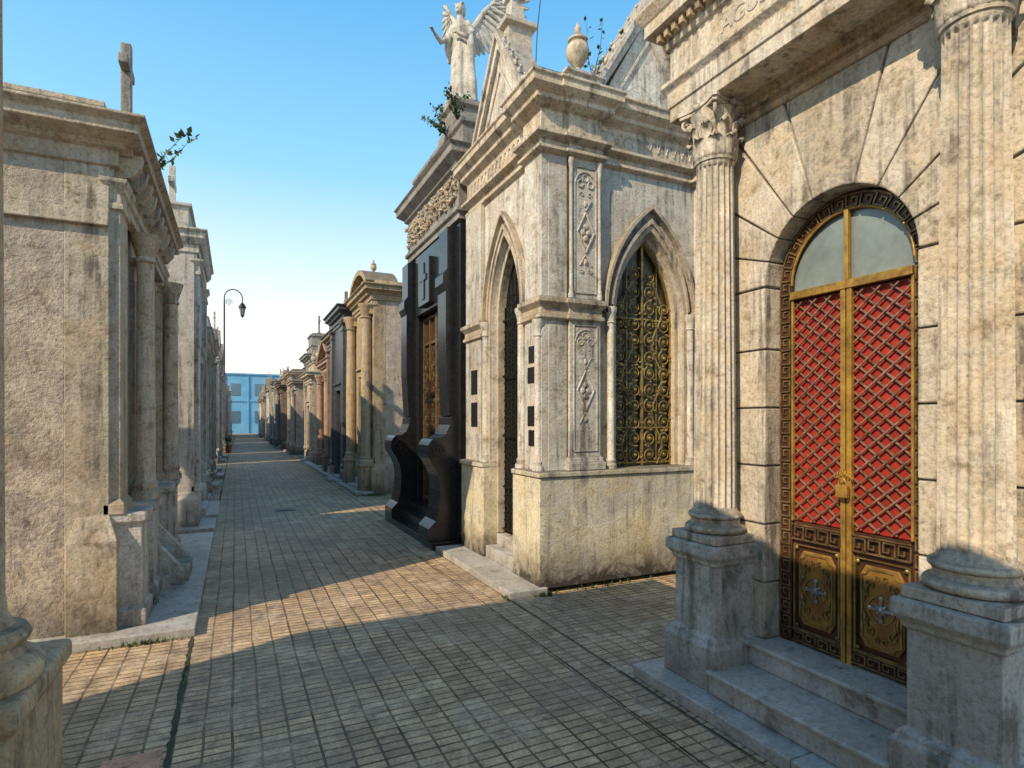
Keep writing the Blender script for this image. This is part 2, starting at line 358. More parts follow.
weeds('weeds',[(-.83,5.26,.005,90,.08,.03),(-.6,5.07,.005,60,.2,.02),(-.68,5.9,.076,90,.06,.1),(-.72,6.9,.076,80,.05,.2),(2.68,4.84,.005,60,.1,.03),(2.28,4.9,.005,30,.02,.1),(-.3,4.4,.005,20,.02,.4),(2.7,13.1,.005,260,.3,.2),(2.9,13.0,.005,200,.3,.2),(3.4,4.88,.005,50,.5,.02)],5)
# ------------------------------------------------------------ right columned mausoleum
R=root('columned_mausoleum'); xw=2.86; yc=2.05; hw=.43; sp=2.47; zf=.36
m=M(); m.box(2.35,3.0,1.9,3.09,.004,.08); m.box(2.35,3.0,.6,1.894,.004,.08); m.obj('marble_slab',MARBLE,R,.008)
m=M(); m.box(2.49,3.05,1.53,2.56,.081,.195); m.box(2.465,3.05,1.53,2.56,.196,.222)
m.obj('lower_step',MARBLE,R,.009,seg=3)
m=M(); m.box(2.765,3.1,1.5,2.6,.223,.335); m.box(2.74,3.1,1.5,2.6,.336,.3615); m.obj('upper_step',MARBLE,R,.008,seg=3)
m=M()
for cy in (2.74,1.32): pedestal(m,2.55,2.89,cy-.17,cy+.17,.081,.93)
m.obj('pedestals',PEDS,R,.008)
for cy in (2.74,1.32): column(R,2.72,cy,.932,3.628,.128,RSTONE,RSTONE)
m=M(); m.box(xw+.004,5.3,.95,3.0,.08,.36)
m.prism(opening_poly(.952,2.998,.3605,3.629,yc,.89,sp,'round'),'x',xw+.018,3.16)
m.box(3.17,5.3,.952,2.998,.3605,3.629)
m.obj('wall_core',GREY,R)
m=M(); hs=[.362,.70,1.05,1.40,1.75,2.10,sp]
for i in range(6):
    for a,b in ((1.62-.67,1.62),(2.48,3.0)):
        m.box(xw+random.uniform(-.003,.003),3.03,a,b,hs[i]+.004,hs[i+1]-.004)
A=[0,19,37.5,56,74,106,124,142.5,161,180]
def outr(a):
    c,s_=cos(a),sin(a); t=1e9
    if abs(c)>1e-6: t=min(t,.948/abs(c))
    if s_>1e-6: t=min(t,1.155/s_)
    return (yc+c*t,sp+s_*t)
ca=math.atan2(1.155,.948)
for i in range(9):
    g_=.004; a0=math.radians(A[i])+g_/.6; a1=math.radians(A[i+1])-g_/.6
    pts=[(yc+.43*cos(a0+(a1-a0)*k/5),sp+.006+.43*sin(a0+(a1-a0)*k/5)) for k in range(6)]
    o1=outr(a1); o0=outr(a0); pts.append(o1)
    for cc in (ca,pi-ca):
        if a0<cc<a1: pts.append(outr(cc))
    pts.append(o0)
    m.prism(pts,'x',xw+random.uniform(-.002,.002),3.03)
m.obj('rusticated_blocks',RSTONE,R,.008,seg=2)
m=M()
P=[(0,3.63),(0,3.72),(.012,3.722),(.012,3.82),(.02,3.83),(.045,3.855),(.045,3.88),(.0,3.882),(0,4.10),(.02,4.11),(.03,4.14),(.03,4.2),(.12,4.215),(.12,4.29),(.13,4.30),(.17,4.36),(.17,4.38),(.02,4.42),(.02,4.8)]
m.loft(2.585,5.2,.9,3.0,P); m.obj('entablature',RSTONE,R,.004)
m=M(); y=.9
while y<3.0: m.box(2.50,2.57,y,y+.035,4.15,4.2); y+=.07
x=2.62
while x<3.6: m.box(x,x+.035,3.02,3.09,4.15,4.2); x+=.07
m.loft(2.85,5,1.0,2.96,[(.0,3.5),(.012,3.51),(.012,3.54),(.0,3.55),(.0,3.56),(.03,3.575),(.03,3.6),(.06,3.629)])
y=1.05
while y<2.95: m.ball((2.825,y,3.585),(.012,.02,.02),8,6); y+=.045
m.obj('dentils_and_egg_moulding',OCHRE,R,.003)
cu=bpy.data.curves.new('inscription','FONT'); cu.body='AGUSTIN J. FREDES'; cu.size=.13; cu.extrude=.003; cu.align_x='CENTER'
to=bpy.data.objects.new('inscription',cu); sc.collection.objects.link(to); cu.materials.append(PEDS)
to.matrix_world=Matrix(((0,0,-1,2.583),(-1,0,0,2.0),(0,1,0,3.95),(0,0,0,1))); to.parent=R
# door
D=M(); fw=.085
D.band(arch_path(yc,.86,zf,sp,'round'),arch_path(yc,.86-2*fw,zf,sp,'round'),'x',2.985,3.03); D.obj('door_frame',BRONZE,R,.003)
K=M()
def keymap(s,t):
    o=.43-.012-t*(fw-.022); Ls=sp-zf-.0; La=pi*.39
    if s<Ls: return (yc+o,zf+s)
    if s<Ls+La:
        a=(s-Ls)/.39; return (yc+o*cos(a),sp+o*sin(a))
    return (yc-o,sp-(s-Ls-La))
S=0; Ltot=2*(sp-zf)+pi*.39; u=Ltot/66
key=[(0,0),(0,1),(.76,1),(.76,.34),(.4,.34),(.4,.66)]
while S<Ltot-u*.5:
    K.tube([(2.98,*keymap(S+a*u,b)) for a,b in key],.0065,4)
    K.tube([(2.98,*keymap(S,0)),(2.98,*keymap(S+u,0))],.0065,4); S+=u
def hkey(z0,h,y0,y1):
    n=round((y1-y0)/.075); w=(y1-y0)/n
    for i in range(n):
        K.tube([(2.975,y0+(i+a)*w,z0+b*h) for a,b in key],.006,4); K.tube([(2.975,y0+i*w,z0),(2.975,y0+(i+1)*w,z0)],.006,4)
    K.tube([(2.975,y0,z0+h+.014),(2.975,y1,z0+h+.014)],.006,4)
for a,b in ((yc-.335,yc-.03),(yc+.03,yc+.335)):
    hkey(.98,.07,a,b); hkey(.385,.05,a,b)
K.obj('greek_key_ornament',KEYM,R)
m=M(); m.box(3.015,3.03,yc-.345,yc+.345,1.08,2.38); m.obj('red_backing',RED,R)
m=M(); m.box(3.0,3.03,yc-.345,yc-.012,zf,1.075); m.box(3.0,3.03,yc+.012,yc+.345,zf,1.075); m.obj('lower_door_panels',BRONZE,R,.003)
m=M()
for s_ in (-1,1):
    c=yc+s_*.185; m.prism([(c+a*.115,.70+b*.215) for a,b in ((-1,-.75),(-.75,-1),(.75,-1),(1,-.75),(1,.75),(.75,1),(-.75,1),(-1,.75))],'x',2.985,3.001)
m.obj('raised_panels',PANEL,R,.006)
m=M()
for s_ in (-1,1):
    c=yc+s_*.185
    fr=[]
    for (qy,qz) in ((1,1),(-1,1),(-1,-1),(1,-1)):
        for k in range(5):
            cy_,cz_=c+qy*.1,.70+qz*.2
            ang=math.atan2(-qz,-qy)+math.radians(45)*(1-k/2)
            fr.append((2.982,cy_+.035*cos(ang),cz_+.035*sin(ang)))
    fr.append(fr[0]); m.tube(fr,.0055,4)
    m.tube([(2.984,c+a*.14,.70+b*.245) for a,b in ((-1,-1),(1,-1),(1,1),(-1,1),(-1,-1))],.007,4)
    for sy in (-1,1):
        for sz in (-1,1):
            m.tube([(2.98,c+sy*(.055+.024*(1-q/14)*cos(q*.6)),.70+sz*(.118+.03*(1-q/14)*sin(q*.6))) for q in range(13)],.0045,4)
            m.tube([(2.98,c+sy*(.022+.016*(1-q/14)*cos(q*.6+1)),.70+sz*(.155+.018*(1-q/14)*sin(q*.6+1))) for q in range(13)],.004,4)
            m.tube([(2.98,c+sy*.06,.70+sz*.12),(2.976,c+sy*.078,.70+sz*.085),(2.98,c+sy*.065,.70+sz*.05)],[.003,.009,.002],5)
            m.tube([(2.98,c+sy*.09,.70+sz*.02),(2.976,c+sy*.082,.70+sz*.06),(2.98,c+sy*.095,.70+sz*.10)],[.002,.008,.002],5)
            m.ball((2.984,c+sy*.125,.70+sz*.228),(.008,.012,.012),6,5)
    m.tube([(2.98,c+.068*cos(a*pi/8),.70+.068*sin(a*pi/8)) for a in range(17)],.0035,4)
m.obj('panel_mouldings',GRGILT,R)
m=M()
for s_ in (-1,1):
    c=yc+s_*.185
    m.ball((2.98,c,.70),(.012,.022,.022),10,6)
    for k in range(8):
        a=k*pi/4; l=.058 if k%2==0 else .036
        m.tube([(2.98,c,.70),(2.978,c+cos(a)*l*.6,.70+sin(a)*l*.6),(2.982,c+cos(a)*l*1.1,.70+sin(a)*l*1.1)],[.004,.010,.002],6)
        if k%2==0: m.ball((2.98,c+cos(a)*l,.70+sin(a)*l),(.007,.014,.014),8,6)
m.obj('cross_emblems',SILV,R,smooth=True)
m=M()
def clipseg(y0,z0,y1,z1,ya,yb,za,zb):
    t0,t1=0,1; dy,dz=y1-y0,z1-z0
    for p,q in ((-dy,y0-ya),(dy,yb-y0),(-dz,z0-za),(dz,zb-z0)):
        if abs(p)<1e-9:
            if q<0: return None
            continue
        r_=q/p
        if p<0: t0=max(t0,r_)
        else: t1=min(t1,r_)
    return None if t0>=t1 else (y0+dy*t0,z0+dz*t0,y0+dy*t1,z0+dz*t1)
for s_ in (-1,1):
    ya,yb=(yc-.335,yc-.03) if s_<0 else (yc+.03,yc+.335)
    for q in range(-30,40):
        for sl in (1,-1):
            z0=1.1+q*.078; c=clipseg(ya,z0,yb,z0+sl*.305*.85,ya,yb,1.09,2.37)
            if c: m.tube([(2.996+.004*sl,c[0],c[1]),(2.996+.004*sl,c[2],c[3])],.0062,4)
m.obj('diamond_lattice',LATT,R)
m=M()
for y in (yc-.018,yc+.018): m.box(2.972,3.0,y-.014,y+.014,zf,2.41)
m.box(2.965,3.0,yc-.345,yc+.345,2.385,2.43); m.box(2.972,3.0,yc-.012,yc+.012,2.43,sp+.345)
m.tube([(2.985,a,b) for a,b in arch(yc,.69,sp,'round',24)],.009,6)
for y in (yc-.338,yc+.338): m.box(2.978,3.0,y-.007,y+.007,1.08,2.385)
m.obj('gilt_mullions',GILT,R,.003)
m=M(); m.prism([(yc-.345,2.43)]+arch(yc,.69,sp,'round',24)+[(yc+.345,2.43)],'x',3.01,3.02); m.obj('fanlight_glass',GLASS,R)
m=M(); m.box(2.93,2.955,yc-.035,yc+.03,1.26,1.325); m.tube([(2.942,yc-.002+.022*cos(a*pi/8),1.325+.036*sin(a*pi/8)) for a in range(9)],.005,6)
for i in range(7): m.tube([(2.955+.008*cos(a),yc-.045+i*.015,1.395-abs(i-3)*.008+.014*sin(a)) for a in [k*pi/4 for k in range(9)]],.003,4)
m.obj('padlock_and_chain',GILT,R,.002)
# ------------------------------------------------------------ gothic chapel
C=root('gothic_chapel_mausoleum')
m=M(); m.box(2.30,2.70,4.86,5.9,.004,.075); m.box(2.30,2.70,5.906,7.08,.004,.075); m.obj('kerb_slab',MARBLE,C,.008)
m=M(); m.box(2.63,5.6,4.90,5.5,.05,1.12); m.box(2.63,5.6,6.3,7.03,.05,1.12); m.box(3.1,5.58,5.4,6.4,.05,1.1)
m.loft(2.63,5.6,4.90,5.48,[(-.01,1.121),(.02,1.125),(.02,1.17),(.0,1.18)]); m.loft(2.63,5.6,6.32,7.03,[(-.01,1.121),(.02,1.125),(.02,1.17),(.0,1.18)])
m.obj('plinth',CONC,C,.008)
m=M(); m.box(2.66,3.1,5.502,6.298,.076,.21); m.box(2.80,3.1,5.502,6.298,.211,.34); m.obj('steps',MARBLE,C,.008)
wx,ww,wsp,wh=4.02,.9,2.78,.93
m=M(); m.prism(opening_poly(2.76,5.5,1.181,4.75,wx,ww,wsp,'pt',wh),'y',5.0,5.22)
m.prism(opening_poly(5.0,7.0,1.181,4.75,5.9,.8,2.85,'pt',.9),'x',2.74,2.98)
m.box(3.3,5.5,5.3,7.0,1.16,4.749)
m.box(2.68,2.755,4.962,5.32,1.181,4.3)
m.box(2.756,2.97,4.958,4.998,1.181,4.3)
m.box(2.68,2.738,6.5,7.0,1.181,4.3)
for (a,b) in ((2.985,3.35),(4.62,4.86)):
    m.box(a,b,4.93,4.999,1.181,2.68); m.box(a+.02,b-.02,4.935,4.999,2.84,4.30)
    m.loft(a,b,4.93,4.99,[(.04,1.181),(.04,1.25),(.02,1.27),(.02,1.30),(.0,1.32)])
m.obj('walls',CHAP,C,.006)
m=M()
for (x0,x1,y0,y1) in ((2.68,2.97,4.955,5.33),(2.68,2.98,6.48,7.0),(2.985,3.35,4.93,4.999),(4.62,4.86,4.93,4.999)):
    m.loft(x0,x1,y0,y1,[(.005,2.66),(.03,2.68),(.03,2.71),(.01,2.73),(.01,2.78),(.055,2.83),(.055,2.87),(.02,2.89)])
m.loft(2.74,5.5,5.0,7.0,[(-.01,4.28),(.05,4.31),(.05,4.34),(.02,4.36),(.02,4.40),(.09,4.44),(.09,4.47),(.03,4.49),(.03,4.70),(.05,4.72),(.10,4.76),(.10,4.80),(.17,4.86),(.17,4.92),(.19,4.94),(.19,4.96),(.0,5.0)])
for (x0,x1,y0,y1) in ((2.985,3.35,4.93,5.0),(2.68,2.98,4.95,5.32),(4.62,4.86,4.93,5.0)):
    m.loft(x0,x1,y0,y1,[(-.01,4.282),(.055,4.312),(.055,4.342),(.02,4.362),(.02,4.402),(.095,4.442),(.095,4.472),(.01,4.492),(.01,4.702),(.05,4.722),(.105,4.762),(.105,4.802),(.175,4.862),(.175,4.922),(.195,4.942),(.195,4.962),(.0,5.002)])
m.obj('cornices',CREAM,C,.004)
m=M()
def ptband(c,w0,w1,z0,s0,h0,ax,c0,c1):
    k=w1/w0; A_=arch_path(c,w0,z0,s0,'pt',h0); B_=arch_path(c,w1,z0,s0,'pt',h0*(k**.8)); m.band(A_,B_,ax,c0,c1)
ptband(wx,.904,.99,1.182,wsp,.93,'y',4.97,5.05); ptband(wx,.992,1.06,2.88,wsp+.0,1.0,'y',4.95,4.998); ptband(wx,.80,.90,1.182,wsp,.85,'y',5.06,5.15)
ptband(wx,1.16,1.23,2.88,wsp,1.15,'y',4.925,4.998)
ptband(5.9,.804,.88,.35,2.85,.9,'x',2.71,2.79); ptband(5.9,.882,.95,2.88,2.85,.97,'x',2.69,2.738); ptband(5.9,1.05,1.11,2.88,2.85,1.12,'x',2.665,2.738); ptband(5.9,.70,.80,.35,2.85,.8,'x',2.8,2.9)
m.obj('archivolts',CREAM,C,.004)
m=M()
def colonnette(cx,cy,z0,z1,r):
    m.lathe(cx,cy,[(r*1.6,z0),(r*1.6,z0+.04),(r*1.2,z0+.06),(r*1.35,z0+.085),(r,z0+.11),(r,z1-.17),(r*1.25,z1-.16),(r*1.05,z1-.14),(r*1.3,z1-.08),(r*1.7,z1-.03),(r*1.7,z1)],16)
for cx in (wx-.53,wx+.53): colonnette(cx,4.955,1.182,2.84,.038)
for cy in (5.42,6.38): colonnette(2.70,cy,1.182,2.84,.045)
colonnette(2.665,5.0,1.182,2.66,.035)
for cx in (3.0,3.335): colonnette(cx,4.93,2.89,4.28,.018)
m.obj('colonnettes',CHAP,C,smooth=True)
m=M()
def rect_tube(x0,x1,z0,z1,y,r=.010): m.tube([(x0,y,z0),(x1,y,z0),(x1,y,z1),(x0,y,z1),(x0,y,z0-.001)],r,4)
rect_tube(3.03,3.305,1.37,2.62,4.928); rect_tube(3.04,3.295,2.95,4.2,4.933); rect_tube(4.655,4.825,1.37,2.62,4.928)
cx=3.168
for z0_,z1_ in ((1.37,2.62),(2.95,4.2)):
    m.tube([(cx+.12*cos(pi*k/10),4.93,z1_-.16+.12*sin(pi*k/10)) for k in range(11)],.009,5)
    for k in (-1,0,1): m.tube([(cx+k*.06+.035*cos(a),4.93,z1_-.13+(.03 if k==0 else -.03)+.035*sin(a)) for a in [q*pi/4 for q in range(9)]],.007,5)
    zc=(z0_+z1_)/2-.02
    # lozenge built as four straight bars
    L4=[(cx,zc-.2),(cx+.1,zc),(cx,zc+.2),(cx-.1,zc)]
    for q in range(4):
        a_,b_=L4[q],L4[(q+1)%4]; m.tube([(a_[0],4.928,a_[1]),(b_[0],4.9281,b_[1])],.010,5)
    for k in range(4):
        a=k*pi/2; m.ball((cx+.032*cos(a),4.93,zc+.055*sin(a)),(.028,.016,.036),8,6)
    for k in (-1,1):
        m.tube([(cx-.07,4.93,zc+k*.33),(cx,4.928,zc+k*.22)],.008,5); m.tube([(cx,4.928,zc+k*.22),(cx+.07,4.93,zc+k*.33)],.008,5); m.ball((cx,4.93,zc+k*.29),(.022,.014,.035),8,6)
        for j in (-1,1): m.tube([(cx+j*(.045+.03*(1-q/12)*cos(q*.6)),4.93,zc+k*(.38+.03*(1-q/12)*sin(q*.6))) for q in range(11)],.005,4)
x=3.40
while x<5.3:
    m.tube([(x+.045*cos(pi*k/6),4.966,4.59+.06*sin(pi*k/6)) for k in range(7)],.009,5); m.ball((x+.055,4.966,4.57),(.012,.012,.03),6,5); x+=.11
y=5.40
while y<6.9:
    m.tube([(2.706,y+.045*cos(pi*k/6),4.59+.06*sin(pi*k/6)) for k in range(7)],.009,5); m.ball((2.706,y+.055,4.57),(.012,.012,.03),6,5); y+=.11
for s_ in (-1,1):
    for k in range(6):
        t=(k+.5)/6.3
        q=Vector((4.0+s_*.66*(1-t)+s_*.09,4.93,5.0+1.02*t+.10)); m.ball(q,(.03,.035,.035),7,5); m.ball(q+Vector((s_*.03,0,.03)),(.018,.022,.018),6,5)
        q=Vector((2.66,5.95+s_*.62*(1-t)+s_*.09,5.0+.85*t+.10)); m.ball(q,(.035,.03,.035),7,5); m.ball(q+Vector((0,s_*.03,.03)),(.02,.018,.018),6,5)
m.obj('relief_ornament',CHAP,C,smooth=True)
m=M(); m.box(2.672,2.679,5.08,5.22,2.25,2.42); m.box(2.672,2.679,5.06,5.24,2.05,2.21); m.box(2.672,2.679,5.06,5.24,1.62,1.82); m.box(2.672,2.679,5.07,5.22,1.42,1.58)
m.box(2.672,2.679,6.6,6.8,2.0,2.3); m.box(2.672,2.679,6.6,6.8,1.6,1.9); m.obj('memorial_plaques',GRAN,C,.003)
G=M()
def spiral(c,z,r,turns,st,dr,Y,n=18):
    return [(c+r*(1-t*.85)*cos(st+dr*t*turns*2*pi),Y,z+r*(1-t*.85)*sin(st+dr*t*turns*2*pi)) for t in [i/n for i in range(n+1)]]
AP=arch(wx,.8,wsp,'pt',20,.85)
def topz(x):
    for (a,b),(c,d) in zip(AP,AP[1:]):
        if min(a,c)<=x<=max(a,c) and abs(c-a)>1e-6: return b+(d-b)*(x-a)/(c-a)
    return wsp
Yg=5.13
for i in (-1,0,1):
    x=wx+i*.2; G.tube([(x,Yg,1.19),(x,Yg,topz(x)-.0)],.007 if i else .018,4)
for z in (1.22,1.60,2.78): G.tube([(wx-.4,Yg-.005,z),(wx+.4,Yg-.005,z)],.012,4)
rg=random.Random(2)
for s_ in (-1,1):
    pts=[(wx+s_*(.2+.07*sin(q*.42)),Yg-.012,1.2+q*.05) for q in range(44) if 1.2+q*.05<topz(wx+s_*.28)]
    G.tube(pts,.009,5)
    z=1.30;k=0
    while z<3.5:
        for x0 in (.1,.3):
            x=wx+s_*x0; d=s_*(1 if k%2 else -1)*(1 if x0<.2 else -1)
            if z+.09<topz(x+s_*.07):
                G.tube(spiral(x,z,.085,1.6,pi/2*d+.4,d,Yg-.014,22),[.0095-.00025*i for i in range(23)],5)
                G.ball((x,Yg-.02,z),(.022,.012,.022),8,5)
                for q in range(3):
                    a=rg.uniform(0,2*pi); G.ball((x+.09*cos(a),Yg-.016,z+.09*sin(a)),(.02,.008,.013),6,5)
        z+=.178;k+=1
G.tube([(a,Yg,b) for a,b in arch_path(wx,.78,1.19,wsp,'pt',.83)],.016,4)
G.obj('window_scroll_grille',GRGILT,C)
m=M(); m.prism(arch_path(wx,.8,1.182,wsp,'pt',.85),'y',5.16,5.18); m.obj('window_backing',OLIVE,C)
G=M()
for i in range(-3,4): G.tube([(2.87,5.9+i*.1,.36),(2.87,5.9+i*.1,3.6-abs(i)*.2)],.01,4)
for z in (.4,.9,1.5,2.2,2.85): G.tube([(2.865,5.55,z),(2.865,6.25,z)],.013,4)
z=.5;k=0
while z<3.2:
    for x0 in (-.25,-.15,-.05,.05,.15,.25):
        d=1 if k%2 else -1; k+=1
        if z<2.8 or abs(x0)<.2: G.tube([(2.855,5.9+x0+p[0],p[2]) for p in spiral(0,z,.045,1.3,0,d,0,12)],.006,4)
    z+=.1;k+=1
G.obj('entrance_grille',IRON,C)
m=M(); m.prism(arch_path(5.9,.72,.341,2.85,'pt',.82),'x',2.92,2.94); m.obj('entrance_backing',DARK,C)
m=M()
def gable(c,half,z0,h,ax,c0,c1,o):
    m.prism([(c-half,z0),(c+half,z0),(c,z0+h)],ax,c0,c1)
    for s_ in (-1,1):
        L=math.hypot(half,h); nx,nz=h/L*s_,half/L
        for (t0,t1,pr) in ((.0,.07,o*.6),(.071,.13,o)):
            A_=[(c+s_*(half+.06)+nx*t0,z0-.06*h/half+nz*t0),(c,z0+h+t0*L/half)]
            B_=[(c+s_*(half+.06)+nx*t1,z0-.06*h/half+nz*t1),(c,z0+h+t1*L/half)]
            A_=[(a,max(b,z0)) for a,b in A_]; B_=[(a,max(b,z0+.01)) for a,b in B_]
            m.band(A_,B_,ax,c0-pr,c1+.02)
        A_=[(c+s_*half*.72,z0+.08),(c,z0+h*.76)];B_=[(c+s_*half*.66,z0+.08),(c,z0+h*.70)]
        m.band(A_,B_,ax,c0-.02,c0+.01)
gable(4.0,.60,5.0,1.02,'y',4.97,5.2,.08)
gable(5.95,.58,5.0,.85,'x',2.70,2.95,.08)
m.prism([(5.37,5.0),(6.53,5.0),(5.95,5.8)],'x',2.95,5.4); m.prism([(3.4,5.0),(4.6,5.0),(4.0,5.95)],'y',5.2,6.9)
m.loft(2.95,3.35,4.9,5.2,[(0,4.99),(0,5.09),(.03,5.11),(.03,5.14),(-.05,5.16)])
m.loft(2.68,2.92,4.95,5.2,[(0,4.99),(0,5.06),(-.03,5.08)])
m.loft(2.72,3.02,5.8,6.1,[(0,5.7),(0,6.05),(.05,6.08),(.05,6.13),(0,6.16),(-.06,6.2),(-.08,6.42),(-.05,6.44),(-.05,6.48)])
m.obj('gables',CHAP,C,.005)
m=M(); urn(m,3.15,5.05,5.16,.78); m.obj('urn',CREAM,C,smooth=True)
m=M(); cross(m,2.87,5.95,6.55,.9,.06); m.obj('cross',PALE,C,.006)
m=M(); m.tube([(3.0,5.7,5.4),(3.02,5.68,6.0),(3.05,5.6,6.6),(2.98,5.5,7.2)],.006,5); m.obj('lightning_wire',IRON,C)
# ------------------------------------------------------------ angel mausoleum
B=root('black_granite_mausoleum'); y0,y1=7.22,9.72
m=M(); m.box(2.28,2.75,y0-.06,y1+.05,.004,.10); m.box(2.42,2.9,7.75,9.2,.101,.25); m.box(2.55,2.9,7.75,9.2,.251,.38); m.box(2.9,5.4,y0,y1,.0,4.35)
m.box(2.68,2.9,y0,7.78,.101,4.30); m.box(2.68,2.9,9.17,y1,.101,4.30); m.box(2.64,2.9,7.781,9.169,3.35,4.30)
m.box(2.56,2.66,8.2,8.75,3.42,4.1)
m.obj('granite_body',GRAN,B,.01)
m=M()
def console(ya,yb):
    p=[(2.75,.1),(2.26,.1),(2.26,.26),(2.30,.30),(2.36,.36),(2.40,.5),(2.42,.75),(2.40,.95),(2.34,1.08)]
    p+=[(2.38-.13*cos(a),1.28+.17*sin(a)) for a in [math.radians(q) for q in range(-35,121,20)]]
    p+=[(2.50,1.50),(2.55,1.62),(2.56,1.72),(2.60,1.74),(2.75,1.74)]
    m.prism(p,'y',ya,yb)
    p=[(2.75,1.741),(2.56,1.741),(2.52,2.4),(2.52,3.4),(2.48,3.5),(2.48,3.62),(2.54,3.7),(2.54,4.25),(2.75,4.3)]
    m.prism(p,'y',ya+.06,yb-.06)
    for (e,s_) in ((ya,-1),(yb,1)):
        m.tube([(2.385+.09*(1-q/20)*cos(q*.55),e+s_*.004,1.27+.11*(1-q/20)*sin(q*.55)) for q in range(18)],.014,6)
console(7.26,7.72); console(9.22,9.68)
m.box(2.545,2.60,8.42,8.53,3.5,4.05); m.box(2.542,2.60,8.32,8.63,3.78,3.87)
m.obj('scroll_buttresses',GRAN,B,.02,seg=3)
m=M(); m.loft(2.66,5.4,y0,y1,[(0,4.351),(0,4.42),(.04,4.45),(.04,4.5),(0,4.52),(0,5.02),(.05,5.05),(.05,5.08),(.16,5.16),(.16,5.24),(.2,5.28),(0,5.32),(-.1,5.36),(-.1,5.66),(-.06,5.7),(-.06,5.76),(-.14,5.8)])
m.loft(2.78,3.2,7.7,8.25,[(.05,5.75),(.05,5.85),(0,5.9),(0,6.1),(.05,6.15),(.05,6.2),(-.02,6.26)])
m.loft(2.72,2.8,8.2,8.75,[(0,4.6),(0,5.0)])
m.obj('entablature',GREY,B,.008)
m=M(); rnd=random.Random(4); y=7.3
while y<9.7:
    for k in range(7):
        c=Vector((2.65+rnd.uniform(-.01,.01),y+rnd.uniform(-.06,.06),4.77+rnd.uniform(-.17,.17))); a=rnd.uniform(0,2*pi); l=rnd.uniform(.05,.09)
        m.tube([c,c+Vector((-.03,cos(a)*l*.5,sin(a)*l*.5)),c+Vector((-.02,cos(a+.5)*l,sin(a+.5)*l))],[.012,.022,.004],5)
        if k<2: m.ball(c,(.03,.022,.022),7,5)
    y+=.08
m.obj('foliage_frieze',CREAM,B,smooth=True)
m=M(); m.box(2.80,2.84,7.79,9.16,.382,3.34); m.obj('door',BRONZE,B)
m=M()
for y in (7.82,8.15,8.45,8.5,8.8,9.13): m.box(2.76,2.80,y-.02,y+.02,.382,3.34)
for z in (.45,1.1,1.2,2.0,2.9,3.3): m.box(2.765,2.80,7.8,9.15,z-.02,z+.02)
for i in range(8):
    for yy in (8.3,8.65,8.0,8.98): m.tube([(2.77,yy+p[0],p[2]) for p in spiral(0,1.35+i*.2,.08,1.3,0,1 if i%2 else -1,0,12)],.009,4)
m.obj('bronze_grille',KEYM,B)
An=root('angel_statue')
